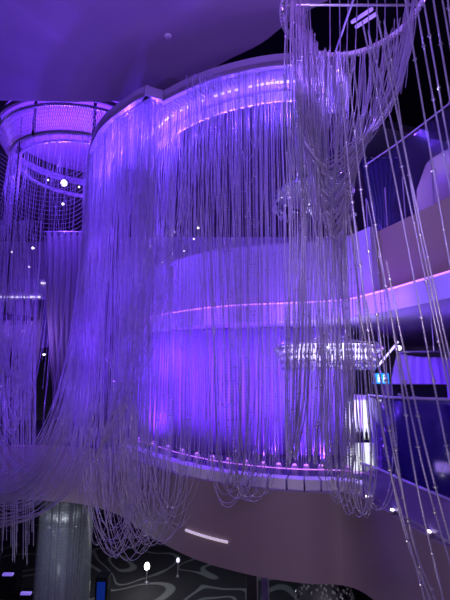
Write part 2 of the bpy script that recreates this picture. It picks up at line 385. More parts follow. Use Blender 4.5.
# long loops on the left, hanging below the slab (x 85-190, bottoms y 470-565)
for i in range(60):
    s = rng.random(); x0 = 84+s*72; wd = rng.uniform(18, 62); yb = np.interp(x0+wd/2, [90, 110, 135, 165, 200], [550, 560, 562, 545, 520])-abs(rng.normal(0, 1))*24
    ytop = np.interp(x0, [84, 110, 150], [165, 125, 100]); y2 = np.interp(x0+wd, [90, 120, 160, 210], [160, 150, 118, 95])
    Y0 = np.interp(x0, [84, 100, 130, 160], [9.3, 8.3, 7.5, 7.2]); Y1 = np.interp(x0+wd, [84, 130, 200], [8.9, 7.8, 6.9])
    Yb = 7.0+rng.random()*.3
    Yb = max(Yb, np.interp(x0, [84, 150], [7.6, 6.9]))
    curves.append(cr([W(x0, ytop, Y0), W(x0-2, 250, (Y0+Yb)/2), W(x0-4, 380, Yb), W(x0-2, yb-70, Yb), W(x0+wd*.12, yb-24, Yb), W(x0+wd*.42, yb, Yb), W(x0+wd*.8, yb-22, Yb), W(x0+wd*.96, yb-72, Yb), W(x0+wd, 370, Yb), W(x0+wd, 240, (Y1+Yb)/2), W(x0+wd, y2, Y1)], 50))
# slanted sheet crossing from the ring's left down to the left (the flare)
G = [[(87, 166, 9.2), (82, 240, 8.6), (72, 320, 8.2), (62, 375, 8.0), (40, 435, 7.9), (8, 470, 7.9), (-30, 470, 7.9)],
     [(92, 150, 8.8), (88, 240, 8.4), (82, 330, 8.0), (76, 395, 7.8), (58, 460, 7.7), (22, 500, 7.7), (-30, 505, 7.7)],
     [(100, 135, 8.3), (97, 240, 8.0), (93, 340, 7.8), (88, 410, 7.6), (74, 470, 7.5), (38, 515, 7.5), (-30, 535, 7.5)],
     [(118, 118, 7.8), (110, 240, 7.6), (104, 340, 7.5), (98, 415, 7.4), (84, 470, 7.4), (46, 510, 7.4), (-30, 520, 7.4)]]
for i in range(60): curves.append(guides(G, .34*rng.random(), 40, 1.2, .06))
for i in range(17): curves.append(guides(G, .34+.66*i/16, 40, 1.0, .06))
# slanting strands inside the left half
G2 = [[(150, 110, 7.3), (143, 220, 7.3), (132, 320, 7.3), (112, 400, 7.25), (92, 470, 7.2)], [(205, 100, 7.0), (190, 220, 7.1), (165, 320, 7.1), (130, 400, 7.1), (100, 450, 7.2)]]
for i in range(26): curves.append(guides(G2, rng.random(), 24, 1.5, .05))
hang(mc, curves, 'strand', M['crystal'], .0075, .045, 100, big=1.9, every=16)

# violet pucks that light the strands, under the ring
for i, k in enumerate(np.linspace(20, 66, 9).astype(int)):
    q = offset(R_main, .80)[k]; lamp('POINT', (q[0], q[1], ring_z-.35), 24, (.14, .045, 1), .03)
for k in (6, 14, 22, 31):
    q = offset(R_left, .5)[k]; lamp('POINT', (q[0], q[1], ring_z-.45), 60, (.14, .045, 1), .03)
lamp('SPOT', (-3.4, 4.4, CZ+2.6), 620, (0.155, 0.042, 1.0), .15, (-2.5, 8.6, CZ+1.8), 62, 1.0)  # two unseen spots added to turn the left flank blue
lamp('SPOT', (-3.2, 4.2, CZ+0.6), 300, (0.155, 0.042, 1.0), .15, (-3.8, 8.5, CZ-.2), 62, 1.0)
for (x, y, z, p) in ((-1.6, 8.9, 3.0, 70), (-1.8, 9.3, .6, 70)):
    lamp('POINT', (x, y, CZ+z), p, BLU, .05)

# ================================================================ MIDDLE FLOOR: glowing curtain wall, kerb, uplights
WP = cr([(-3.1, 12.5), (-2.65, 11.3), (-1.85, 10.3), (-.6, 9.6), (.6, 9.25), (1.6, 9.15), (2.55, 9.1)], 420)
V = []; Fc = []
N_ = offset(WP, 1.0)-WP
for i, p in enumerate(WP):
    a = .035*math.sin(i*.55)+.02*math.sin(i*.23+1); q = p+N_[i]*a
    V += [(q[0], q[1], CZ-1.6), (q[0], q[1], CZ+.98), (q[0]+N_[i][0]*.01, q[1]+N_[i][1]*.01, CZ+.98), (q[0]+N_[i][0]*.01, q[1]+N_[i][1]*.01, CZ-1.6)]
for i in range(len(WP)-1):
    for k in (0, 1, 2, 3): Fc.append((4*i+k, 4*i+(k+1) % 4, 4*i+4+(k+1) % 4, 4*i+4+k))
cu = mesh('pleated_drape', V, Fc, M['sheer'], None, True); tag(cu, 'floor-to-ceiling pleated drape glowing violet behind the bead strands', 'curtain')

kerb = offset(SP, .06)
segs = []
kp = cr([tuple(p) for p in kerb[30:86]], 300)
ks = empty('kerb_ledge', (0, 0, CZ-1.6)); tag(ks, 'segmented white kerb ledge along the curved middle balcony edge', 'ledge')
for i in range(14, 296, 18):
    MB().band(kp[i:i+17], 0.0, .15, .22).build('kerb_panel', M['white'], ks)
for c, i in enumerate(range(18, 290, 18)):
    q = offset(kp, .40)[i]; u = empty('floor_uplight', (q[0], q[1], CZ-1.6)); tag(u, 'small violet uplight on the slab behind the white kerb', 'uplight', 'uplights behind the kerb')
    MB().lathe((0, 0, 0), [(0, 0), (.05, 0), (.05, .24), (.035, .26), (.0, .26)], 10).build('housing', M['rail'], u)
    MB().lathe((0, 0, 0), [(.034, .262), (.03, .28), (0, .285)], 10).build('lens', M['led_pink'], u.children[0])
    tgt = offset(kp, 2.0)[i]
    if c % 2 == 0: lamp('SPOT', (q[0], q[1], CZ-1.22), 85, (0.18, .032, 1.0), .04, (tgt[0], tgt[1], CZ+.3), 130, 1.0)
led = MB().tube([(p[0], p[1], CZ-1.38) for p in offset(kp, .34)], .008).build('kerb_strip_light', M['led_pink']); tag(led, 'thin pink light strip running behind the white kerb', 'strip light')
# violet light inside the room, and in the cove
for (x, y) in ((-1.6, 9.4), (-.4, 8.7), (0.8, 8.3), (2.0, 8.2)):
    lamp('POINT', (x, y, CZ+.5), 17, (0.19, .032, 1.0), .05)
for k in (30, 42, 54, 64): 
    q = offset(UP, -.35)[k]; lamp('POINT', (q[0], q[1], CZ+1.15), 13, (0.2, .05, 1.0), .03)
for k in (72, 82, 92):
    q = offset(UP, -.25)[k]; lamp('POINT', (q[0], q[1], CZ+1.1), 9, (0.12, .05, 1.0), .03)
for (x, y, z, p) in ((0, 11, 3.6, 50), (3.5, 10.5, 3.6, 30)):
    lamp('POINT', (x, y, CZ+z), p, (0.30, .10, 1.0), .1)

# ---- crystal drum lamps
def drum(name, label, c, r, h, n, tiers):
    t = empty(name, c); tag(t, label, 'lamp')
    MB().lathe((0, 0, 0), [(r*.96, .03), (r, .03), (r, 0), (r*.96, 0), (r*.96, .03)], 40).build('rim', M['metal'], t)
    MB().lathe((0, 0, 0), [(0, -.02), (r*.86, -.02), (r*.8, -h*.6), (0, -h*.6)], 32).build('diffuser', mat('drum_glow', (1, 1, 1), .5, emit=(.75, .70, 1.0), es=1.5), t)
    g = MB()
    for k in range(n):
        a = 2*PI*k/n
        for j in range(tiers):
            g.gem((r*(1-.05*j)*math.cos(a+j*.02), r*(1-.05*j)*math.sin(a+j*.02), -.03-h*(j+.5)/tiers), .028, h/tiers*.5)
    g.build('crystal_fringe', M['sparkle'], t)
    m = MB()
    for k in range(3):
        a = 2*PI*k/3; m.tube([(r*.9*math.cos(a), r*.9*math.sin(a), 0), (0, 0, .22)], .006, 4)
    m.tube([(0, 0, .2), (0, 0, .5)], .01, 5); m.build('suspension', M['metal'], t)
    return t
c1 = W(327, 345, 7.75); drum('drum_chandelier', 'wide glowing white crystal drum lamp hanging low in the middle bar', c1, .93, .42, 84, 4)
lamp('POINT', (c1[0], c1[1]-1.25, c1[2]-.3), 8, WHI, .1)
# swirl of crystals up in the upper room
sw = empty('crystal_swirl_lamp', W(315, 195, 9.6)); tag(sw, 'swirling cluster of white crystals hanging in the upper room', 'lamp')
for (cx0, cz0, rr, nn) in ((-.72, -.25, .22, 70), (.1, -.15, .30, 80), (.75, -.35, .16, 40)):
    g = MB()
    for k in range(nn):
        a = random.random()*PI*1.5; q = rr*(.8+.5*random.random()); g.gem((cx0+q*math.cos(a+1), random.uniform(-.2, .2), cz0+q*math.sin(a+1)*1.3), .035, .055)
    g.build('crystal_cluster', M['sparkle'], sw)['kind'] = 'stuff'
MB().lathe((0, 0, 0), [(0, 0), (.9, 0), (.9, .05), (0, .05)], 30).build('canopy', M['metal'], sw)
MB().tube([(0, 0, .05), (0, 0, 1.2)], .015).build('rod', M['metal'], sw)
q = W(310, 205, 8.9); lamp('POINT', q, 40, (.8, .75, 1.0), .05); lamp('POINT', q+np.array((.7, 0, -.1)), 10, (.8, .75, 1.0), .05)  # points added in front to brighten the crystal swirl
for (a, b_) in ((-.72, -.3), (-.6, -.1), (.05, -.25), (.2, -.05), (.7, -.35)): MB().lathe((a, -.1, b_), [(0, -.03), (.03, 0), (0, .03)], 8).build('bulb', M['bulb'], sw)

# ---- little spot lamps and bulbs in the distance
def bulb(px, py, Y, r, label='tiny white spotlight glinting far behind the bead strands', group='distant spotlights'):
    p = W(px, py, Y); t = empty('spotlight', p); tag(t, label, 'spotlight', group)
    h_ = MB().lathe((0, r*.8, 0), [(r*1.1, -r*.3), (r*1.1, r*1.6), (0, r*1.8)], 10).build('housing', M['black'], t)
    MB().lathe((0, 0, 0), [(0, -r), (r*.7, -r*.7), (r, 0), (r*.7, r*.7), (0, r)], 10).build('bulb', M['bulb'], h_)
    top = (15.0 if Y > 16 or px < 100 else (CZ+5.12 if Y > 10 else CZ+1.0))
    MB().tube([(0, r*.8, r), (0, r*.8, top-p[2])], .006, 4).build('cable', M['black'], t)
for (x, y, r) in ((162, 262, .035), (174, 232, .035), (198, 228, .04), (184, 251, .03), (194, 239, .03), (150, 246, .025)):
    bulb(x, y, 14.5, r)
for (x, y, r) in ((33, 248, .05), (63, 251, .05), (29, 267, .045), (52, 271, .04), (12, 252, .035), (69, 276, .05), (60, 281, .045), (63, 204, .05), (64, 293, .06), (67, 304, .06), (48, 180, .04), (79, 187, .04), (44, 354, .06)):
    bulb(x, y, 17, r)
p = W(64, 183, 14); t = empty('spotlight', p); tag(t, 'large bright white spotlight above the upper left chandelier swags', 'spotlight')
MB().lathe((0, 0, 0), [(0, -.11), (.08, -.08), (.11, 0), (.08, .08), (0, .11)], 14).build('bulb', M['bulb'], t)
MB().lathe((0, .06, 0), [(.13, -.03), (.13, .12), (0, .14)], 14).build('housing', M['black'], t)
MB().tube([(0, .06, .1), (0, .06, 15-p[2])], .01, 4).build('cable', M['black'], t)

# ---- middle floor right: backlit shelves, sign, screen, booth
bs = empty('backlit_bar_shelf', (2.36, 7.5, CZ-1.6)); tag(bs, 'white backlit bar shelving glowing between strands and blue booth', 'shelf')
pa = W(346, 397, 7.5); pb = W(376, 472, 7.5); wx = (pb[0]-pa[0]); cx = (pa[0]+pb[0])/2-2.36; zt = pa[2]-(CZ-1.6); zb = 0.0
glow = mat('backlit_panel', (1, 1, 1), .5, emit=(.78, .84, .74), es=1.0, noise=(.8, .8, .7), scale=3)
MB().box((cx, .06, zt/2), (wx, .06, zt)).build('back_panel', glow, bs)
for z in (.0, .52, zt-.02): MB().box((cx, -.08, z+.02), (wx+.04, .26, .045 if z < zt-.1 else .07)).build('shelf', M['screen'] if 0 < z < 1 else M['white'], bs)
for x in (-.5, 0, .5): MB().box((cx+x*wx, -.02, zt/2), (.02, .06, zt)).build('upright', M['white'], bs)
for k in range(6):
    bt = empty('bottle', (2.36+cx-wx/2+.06+k*.075, 7.41, CZ-1.6+.566)); tag(bt, 'small dark bottle on the backlit bar shelf', 'bottle', 'bottles on the backlit shelf')
    MB().lathe((0, 0, 0), [(0, 0), (.024, 0), (.024, .09), (.008, .12), (.008, .16), (0, .16)], 8).build('body', M['screen'], bt, True)
sp = W(381, 378.5, 7.3); sg = empty('lit_sign', sp); tag(sg, 'small glowing cyan blue sign with two white figures', 'sign')
MB().box((0, 0, 0), (.25, .04, .17)).build('sign_panel', mat('cyan_sign', (0, .4, 1), .4, emit=(.03, .35, 1.0), es=1.0), sg)
g = MB()
for x in (-.045, .045): g.box((x, -.025, -.015), (.035, .01, .085)).lathe((x, -.025, .05), [(0, -.018), (.018, 0), (0, .018)], 8)
g.build('figures', mat('sign_white', (1, 1, 1), .4, emit=(.8, 1, 1), es=1.1), sg)
MB().tube([(0, 0, .085), (0, 0, 1.0-(sp[2]-CZ))], .008, 5).build('hanging_rod', M['metal'], sg)
def quad_at(name, x0, y0, x1, y1, Y, m, label, cat, th=.06):
    a = W(x0, y0, Y); b_ = W(x1, y1, Y); o = MB().box((0, 0, 0), (b_[0]-a[0], th, a[2]-b_[2])).build(name, m); o.location = ((a[0]+b_[0])/2, Y, (a[2]+b_[2])/2)
    tag(o, label, cat); return o
quad_at('service_counter', 386, 384, 441, 412, 7.0, M['screen'], 'black bar counter with a flat top beyond the blue booth', 'counter', .5)
a = W(378, 366, 7.0); b_ = W(398, 342, 7.6)
o = MB().tube([a, b_], .018, 6).build('tube_light', M['led_white']); tag(o, 'slanting thin white tube light near the cyan sign', 'strip light')
bulb(399, 348, 7.6, .045, 'bright oval spotlight beside the slanting tube light', None)
for k, (x, y) in enumerate(((402, 411), (416, 414))):
    p = W(x, y, 6.2); gl = empty('stemmed_glass', p); tag(gl, ('tall pale glass on the booth edge, nearer the glowing shelf', 'tall pale glass on the booth edge, in front of the black counter')[k], 'glass')
    MB().lathe((0, 0, 0), [(0, 0), (.04, 0), (.008, .015), (.008, .1)], 12).build('stem', M['sparkle'], gl)
    MB().lathe((0, 0, 0), [(.008, .1), (.035, .15), (.04, .24), (.036, .24), (.03, .15), (.004, .11)], 12).build('bowl', M['sparkle'], gl)
# rounded booth of dark blue glass and its table
p = W(425, 440, 5.9); bo = empty('booth_screen', (p[0]+.34, 6.1, CZ-1.6)); tag(bo, 'curved deep blue glass booth screen beside the glowing shelf', 'screen')
zb_ = W(400, 396, 6.0)[2]-(CZ-1.6)
MB().lathe((0, 0, 0), [(.92, 0), (.96, zb_), (.93, zb_), (.89, 0)], 40, PI*.95, PI*2.05).build('glass_panel', M['navy'], bo, True)
MB().tube([(.95*math.cos(q), .95*math.sin(q), zb_) for q in np.linspace(PI*.95, PI*2.05, 40)], .018).build('top_rail', M['rail'], bo)
tb = empty('round_table', (p[0]+.3, 6.05, CZ-1.6)); tag(tb, 'round glossy table glowing inside the blue booth', 'table')
MB().lathe((0, 0, 0), [(0, zb_-.12), (.24, zb_-.12), (.26, zb_-.09), (.24, zb_-.06), (0, zb_-.06)], 28).build('table_top', M['lilac'], tb, True)
MB().lathe((0, 0, 0), [(0, 0), (.25, 0), (.25, .03), (.04, .06), (.04, zb_-.12)], 20).build('pedestal', M['metal'], tb)
# violet draped seat beyond the counter
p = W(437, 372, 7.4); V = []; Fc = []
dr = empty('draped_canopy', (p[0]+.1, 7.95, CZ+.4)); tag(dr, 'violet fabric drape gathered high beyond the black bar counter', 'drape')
n = 60
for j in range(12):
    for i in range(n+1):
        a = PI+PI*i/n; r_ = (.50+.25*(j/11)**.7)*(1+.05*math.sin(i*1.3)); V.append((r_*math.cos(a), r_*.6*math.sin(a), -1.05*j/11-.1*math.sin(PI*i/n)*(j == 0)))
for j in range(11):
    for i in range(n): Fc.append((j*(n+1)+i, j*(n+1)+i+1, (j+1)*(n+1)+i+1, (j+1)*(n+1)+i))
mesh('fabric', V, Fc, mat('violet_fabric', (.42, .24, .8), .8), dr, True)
MB().tube([(.5*math.cos(q), .3*math.sin(q), 0) for q in np.linspace(PI, 2*PI, 24)], .02).build('curtain_ring', M['metal'], dr)
MB().tube([(0, -.3, 0), (0, -.3, .86)], .012, 5).build('hanging_rod', M['metal'], dr)
lamp('POINT', (p[0]-.1, 6.85, CZ+.0), 16, VIO, .05)  # added point that brightens the violet drape
lamp('POINT', (p[0]-.5, 5.5, CZ-.6), 16, (.12, .03, 1), .05)

# glass balustrade on the near right edge of the slab
bl = empty('glass_balustrade', (1.9, 5.5, CZ-1.6)); tag(bl, 'low violet-tinted glass balustrade along the near right balcony edge', 'balustrade')
gp = offset(SP, .05)[82:118]
for a0 in range(0, 34, 7):
    q = [(x-1.9, y-5.5) for x, y in gp[a0:a0+8]]
    MB().band(q, 0.0, .42, .02).build('glass_panel', M['violet_glass'], bl)
MB().tube([(x-1.9, y-5.5, .43) for x, y in gp], .014).build('handrail', M['rail'], bl)
MB().band([(x-1.9, y-5.5) for x, y in gp], 0, .05, .04).build('base_shoe', M['rail'], bl)
# step lights along it
for k, (x, y) in enumerate(((363, 488), (388, 498), (421, 519))):
    q = offset(SP, .02)[[84, 90, 98][k]]
    u = empty('edge_spotlight', (q[0], q[1], CZ-1.59)); tag(u, 'tiny white spotlight on the near right balcony edge', 'spotlight', 'edge spotlights')
    MB().lathe((0, 0, 0), [(0, 0), (.03, 0), (.03, .03), (0, .03)], 10).build('housing', M['metal'], u)
    MB().lathe((0, 0, 0), [(.022, .031), (.02, .045), (0, .05)], 10).build('lens', M['bulb'], u)
p = W(447, 551, 4.6); pk = empty('pink_pouf', (p[0]+.18, 4.85, CZ-1.6)); tag(pk, 'small pink rounded pouf at the near right balcony edge', 'pouf')
MB().lathe((0, 0, 0), [(0, .0), (.14, 0), (.18, .08), (.17, .2), (.1, .26), (0, .27)], 20).build('cushion', M['pink'], pk, True)
MB().lathe((0, 0, 0), [(.181, .1), (.186, .105), (.181, .11)], 20).build('piping', M['rail'], pk)

# ---- upper right balcony: rail, glass, armchair, dark drape
br = empty('balcony_handrail', (2.9, 6.5, CZ+2.42)); tag(br, 'thin steel handrail with dark glass above the taupe parapet', 'handrail')
rp_ = offset(UP, .3)[58:]
MB().tube([(x-2.9, y-6.5, 1.35) for x, y in rp_], .013).build('rail', M['plaster'], br)
for i in range(0, len(rp_), 6): MB().tube([(rp_[i][0]-2.9, rp_[i][1]-6.5, 0), (rp_[i][0]-2.9, rp_[i][1]-6.5, .72)], .012, 5).build('post', M['plaster'], br)
MB().band([(x-2.9, y-6.5) for x, y in rp_], 0.02, 1.3, .012).build('glass_panel', mat('dark_glass', (.06, .04, .16), .1, alpha=.15), br)
p = W(432, 170, 8.2); ar = empty('lounge_chair', (p[0]+.35, 7.8, CZ+1.21)); tag(ar, 'large rounded lilac high-backed lounge chair above the taupe upper parapet', 'chair')
MB().lathe((0, 0, 0), [(.0, .0), (.62, 0), (.80, .6), (.86, 1.6), (.80, 2.4), (.62, 2.85), (.3, 3.05), (0, 3.1)], 32).build('shell', M['lilac'], ar, True)
MB().lathe((0, -.1, 0), [(0, .5), (.84, .5), (.88, .58), (.84, .66), (0, .66)], 32).build('seat', M['lilac'], ar, True)
p = W(392, 170, 9.4); dk = empty('dark_drape', (p[0]-.2, 9.6, CZ+1.2)); tag(dk, 'dark blue gathered drape on the upper balcony beside the lilac chair', 'drape')
V = []; Fc = []
for j, (z, s) in enumerate(((0, .42), (1.6, .30), (2.6, .22), (3.3, .34), (3.9, .5))):
    for i in range(41): x = (i/40-.5)*2*s; V.append((x, .05*math.sin(i*1.1), z))
for j in range(4):
    for i in range(40): Fc.append((j*41+i, j*41+i+1, (j+1)*41+i+1, (j+1)*41+i))
o = mesh('fabric', V, Fc, mat('navy_fabric', (.03, .03, .12), .8), dk, True)
sm = o.modifiers.new('thickness', 'SOLIDIFY'); sm.thickness = .02
MB().tube([(-.5, 0, 3.9), (.5, 0, 3.9)], .015).build('curtain_rod', M['metal'], dk)

# fascia's linear light
fl_ = [p for p in SP if -.62 < p[0] < .12 and p[1] < 8]
o = MB().tube([(p[0]-.01, p[1]-.02, CZ-2.38) for p in fl_], .02, 6).build('linear_light', mat('dim_led', (1, 1, 1), .5, emit=(.9, .75, .85), es=.45)); tag(o, 'short pale linear light set in the taupe fascia', 'strip light')

# ================================================================ LEFT CHANDELIER (further back)
lc_c = np.array((-4.55, 13.3)); lr_z = CZ+6.6
lc = empty('crystal_chandelier', (lc_c[0], lc_c[1], lr_z)); tag(lc, 'large round violet bead chandelier cut off by the left edge of the picture', 'chandelier')
def ring(r, z, th, tall, m, nm='ring_rail'):
    MB().lathe((0, 0, 0), [(r-th, z), (r, z), (r, z+tall), (r-th, z+tall), (r-th, z)], 72).build(nm, m, lc)
ring(2.75, .78, .08, .12, M['rail']); ring(2.62, .62, .06, .08, M['rail']); ring(2.3, 0, .10, .08, M['rail']); ring(2.05, -.12, .06, .06, M['rail'])
g = MB()
for k in range(150):       # net of cords between the two rings
    a = PI*.9+PI*1.2*k/150
    for dA in (.10, -.10): g.tube([(2.66*math.cos(a), 2.66*math.sin(a), .7), (2.3*math.cos(a+dA), 2.3*math.sin(a+dA), .06)], .011, 3)
g.build('cord_net', M['crystal'], lc)
MB().lathe((0, 0, 0), [(0, 1.25), (2.6, 1.25), (2.6, 1.17), (0, 1.17)], 48).build('backing_disc', mat('magenta_soffit', (.6, .4, .7), .7), lc)
for a in (4.35, 5.1): MB().tube([(2.3*math.cos(a), 2.3*math.sin(a), 0), (2.3*math.cos(a), 2.3*math.sin(a), 1.2)], .045).build('hanger', M['black'], lc)
curves = []
for i in range(170):
    a = PI*1.05+PI*.9*rng.random(); r_ = rng.choice((2.28, 2.2, 2.0))
    q = lc_c+r_*np.array((math.cos(a), math.sin(a))); end = CZ-rng.uniform(-1.5, 3.0)
    if i < 70: end = CZ+rng.uniform(3.0, 5.2)
    curves.append(cr([(q[0], q[1], lr_z+.03), (q[0]+.1*rng.normal(), q[1], (lr_z+end)/2), (q[0]+.1*rng.normal(), q[1]-.1, end)], 12))
# horizontal-ish swags near the top
for i in range(16):
    y0 = 172+i*4.4; curves.append(cr([W(-10, y0-26, 10.6), W(22, y0-4, 10.4), W(45, y0+3, 10.4), W(70, y0+2, 10.3), W(90, y0-10, 10.3)], 24))
# swags in the lower left
G = [[(2, 300, 8.6), (6, 400, 8.4), (14, 436, 8.3), (30, 452, 8.2), (48, 448, 8.2), (62, 420, 8.2), (72, 350, 8.3), (80, 240, 8.6)],
     [(-14, 300, 8.6), (-10, 400, 8.4), (-2, 455, 8.2), (18, 482, 8.1), (40, 476, 8.1), (60, 446, 8.1), (74, 400, 8.2), (84, 240, 8.5)],
     [(-30, 300, 8.5), (-28, 420, 8.3), (-22, 480, 8.1), (0, 515, 8.0), (32, 512, 8.0), (62, 480, 8.0), (82, 420, 8.1), (90, 240, 8.4)]]
for i in range(26): curves.append(guides(G, rng.random()**1.2, 44, 1.5, .08))
# plumb lower ends down to y 570
for i in range(34):
    x = rng.uniform(-8, 36); curves.append(cr([W(x+2, 330, 8.6), W(x, 450, 8.5), W(x-.5, rng.uniform(520, 568), 8.5)], 10))
for i in range(40):
    x = rng.uniform(-8, 38); curves.append(cr([W(x+rng.normal(0, 3), 220, 8.9), W(x, 330, 8.7), W(x, rng.uniform(400, 470), 8.5)], 10))
# loops of the lower left
for i in range(22):
    xa = rng.uniform(-20, 10); xb = xa+rng.uniform(18, 40); A = W(xa, 320, 8.6); B = W(xb, 320, 8.5)
    curves.append(catenary(A, B, W(10, rng.uniform(380, 440), 8.5)[2], 2.6))
hang(lc, curves, 'strand', M['crystal'], .0085, .05, 100, big=1.9, every=18)
for a in (3.6, 4.4, 5.2, 6.0):
    q = lc_c+1.2*np.array((math.cos(a), math.sin(a))); lamp('POINT', (q[0], q[1], lr_z-.5), 130, (.14, .05, 1.0), .05)
for a in (3.7, 4.5, 5.3): lamp('POINT', (lc_c[0]+1.3*math.cos(a), lc_c[1]+1.3*math.sin(a), lr_z+.4), 24, (.36, .06, 1.0), .05)
lamp('POINT', (-4.6, 9.7, CZ+1.0), 60, VIO, .1); lamp('POINT', (-4.4, 9.5, CZ-.6), 60, VIO, .1)

# low dark ring seen edge-on at the far left, with its own strands
lo = empty('crystal_chandelier', W(4, 322, 11.5)); tag(lo, 'low chandelier with a dark oval rim at the left picture edge', 'chandelier')
MB().lathe((0, 0, 0), [(.62, 0), (.70, 0), (.70, .14), (.62, .14), (.62, 0)], 48).build('rim', M['dark'], lo)
MB().lathe((0, 0, 0), [(0, .1), (.64, .1), (.64, .06), (0, .06)], 40).build('cover', M['dark'], lo)
MB().tube([(0, 0, .1), (0, 0, 6)], .02, 5).build('hanger', M['black'], lo)
curves = []; o0 = W(4, 322, 11.5)
for i in range(44):
    a = 2*PI*i/44; q = (o0[0]+.66*math.cos(a), o0[1]+.66*math.sin(a)); curves.append([(q[0], q[1], o0[2]), (q[0], q[1], o0[2]-2.4-rng.random()*.4)])
hang(lo, curves, 'strand', M['crystal'], .011, .06, 100)

# far-left balcony with a line of lights, mauve drapes
q0 = W(-30, 297, 16.16); q1 = W(40, 297, 16.16)
o = MB().tube([q0, q1], .035, 6).build('garland_light', M['led_white']); tag(o, 'lower line of white lights crossing the far left balcony', 'strip light')
o = MB().tube([W(41, 283, 16.16), W(76, 285, 16.16)], .035, 6).build('garland_light', M['led_white']); tag(o, 'short upper line of white lights between the two left chandeliers', 'strip light')
tag(MB().plate([(-13, 16.2), (-3.9, 16.2), (-3.9, 16.5), (-13, 16.5)], CZ+1.0, CZ+3.6).build('wall_balcony_far', M['wall']), kind='structure')
tag(MB().plate([(-13, 16.3), (-3.9, 16.3), (-3.9, 27), (-13, 27)], CZ+.8, CZ+1.0).build('ceiling_balcony_far', M['dark']), kind='structure')
def drape(label, pts_l, pts_r, Y, m):
    e0 = W((pts_l[-1][0]+pts_r[-1][0])/2, pts_l[-1][1], Y); t = empty('stage_drape', e0); tag(t, label, 'drape')
    V = []; Fc = []; n = 30
    for a, b_ in zip(pts_l, pts_r):
        A = W(a[0], a[1], Y); B = W(b_[0], b_[1], Y)
        for i in range(n+1): q = A+(B-A)*i/n; V.append((q[0]-e0[0], .06*math.sin(i*1.25), q[2]-e0[2]))
    for j in range(len(pts_l)-1):
        for i in range(n): Fc.append((j*(n+1)+i, j*(n+1)+i+1, (j+1)*(n+1)+i+1, (j+1)*(n+1)+i))
    o = mesh('fabric', V, Fc, m, t, True); sm = o.modifiers.new('thickness', 'SOLIDIFY'); sm.thickness = .02
    A = W(*pts_l[0], Y)-e0; B = W(*pts_r[0], Y)-e0
    MB().tube([(A[0], 0, A[2]), (B[0], 0, B[2])], .03).build('header', M['metal'], t)
drape('mauve fabric drape falling beside the dark gap, nearer the main chandelier', [(44, 232), (46, 300), (50, 360), (54, 420)], [(82, 232), (80, 300), (78, 360), (76, 420)], 13.0, M['mauve'])
drape('mauve fabric drape on the far side of the dark gap, left edge side', [(14, 300), (12, 350), (8, 410)], [(44, 300), (40, 350), (32, 410)], 13.4, M['mauve'])
lamp('POINT', (-5.5, 12.4, CZ+1.2), 30, (.4, .2, 1.0), .1)

# ================================================================ FOREGROUND CHANDELIER (top right)
fc_z = CZ+3.6; fcx, fcy, fr = 1.25, 3.72, .68
fc = empty('crystal_chandelier', (fcx, fcy, fc_z)); tag(fc, 'nearest chandelier with a small silver ring and sweeping bead strands', 'chandelier')
MB().tube([(fr*math.cos(q), fr*math.sin(q), 0) for q in np.linspace(0, 2*PI, 72, endpoint=False)], .028, 10, True).build('ring_rail', M['white'], fc, True)
g = MB()
for k in range(90):
    a = 2*PI*k/90; g.gem((fr*math.cos(a), fr*math.sin(a)-.0, -.03), .02, .03)
g.build('ring_beads', M['sparkle'], fc)
MB().tube([(-fr, 0, 0), (fr, 0, 0)], .012).tube([(0, -fr, 0), (0, fr, 0)], .012).build('cross_brace', M['metal'], fc)
MB().tube([(0, 0, 0), (0, 0, 2.4)], .02).build('hanger', M['black'], fc)
for (x0, y0, x1, y1) in ((356, 27, 376, 14), (352, 22, 372, 9)):
    a = W(x0, y0, 4.6)-np.array(fc.location); b_ = W(x1, y1, 4.3)-np.array(fc.location); MB().tube([a, b_], .022, 6).build('light_bar', M['led_violet'], fc)
lamp('POINT', (fcx-.1, fcy-.1, fc_z-.5), 14, (.26, .12, 1.0), .04)
curves = []
def rp3(a): return np.array((fcx+fr*math.cos(a), fcy+fr*math.sin(a), fc_z))
# dense left column, falling to the slab level
G = [[(288, -30, 3.4), (287, 100, 3.6), (287, 240, 3.8), (286, 380, 3.9), (284, 470, 4.0)],
     [(303, 20, 3.8), (305, 120, 3.9), (308, 240, 4.0), (304, 380, 4.1), (298, 455, 4.1)],
     [(320, 48, 4.2), (322, 140, 4.2), (332, 240, 4.3), (332, 380, 4.3), (330, 470, 4.3)],
     [(345, 54, 4.4), (344, 150, 4.4), (346, 240, 4.4), (352, 380, 4.4), (352, 480, 4.4)]]
for i in range(48): curves.append(guides(G, rng.random(), 16, 2.2, .04))
# loose ends only partway
for i in range(26):
    x = rng.uniform(288, 350); e = rng.uniform(120, 300); curves.append(cr([W(x, -20 if x < 310 else 50, 3.9), W(x+rng.normal(0, 4), e/2, 3.95), W(x+rng.normal(0, 6), e, 4.0)], 10))
# great swag from the right of the ring to the left
G = [[(418, -30, 3.6), (412, 40, 3.7), (400, 90, 3.8), (380, 122, 3.9), (350, 146, 4.0), (322, 160, 4.0), (300, 120, 3.9), (290, 0, 3.7)],
     [(405, 10, 4.0), (398, 60, 4.0), (386, 100, 4.0), (366, 138, 4.0), (345, 168, 4.0), (324, 178, 4.0), (308, 120, 4.0), (298, 0, 3.8)],
     [(385, 38, 4.2), (376, 90, 4.2), (366, 130, 4.1), (352, 175, 4.1), (340, 215, 4.1), (326, 220, 4.1), (314, 150, 4.1), (306, 20, 4.0)],
     [(360, 52, 4.4), (358, 100, 4.3), (354, 150, 4.2), (350, 205, 4.2), (342, 238, 4.2), (332, 232, 4.2), (324, 150, 4.2), (316, 46, 4.2)]]
for i in range(44): curves.append(guides(G, rng.random()**1.15, 40, 1.8, .05))
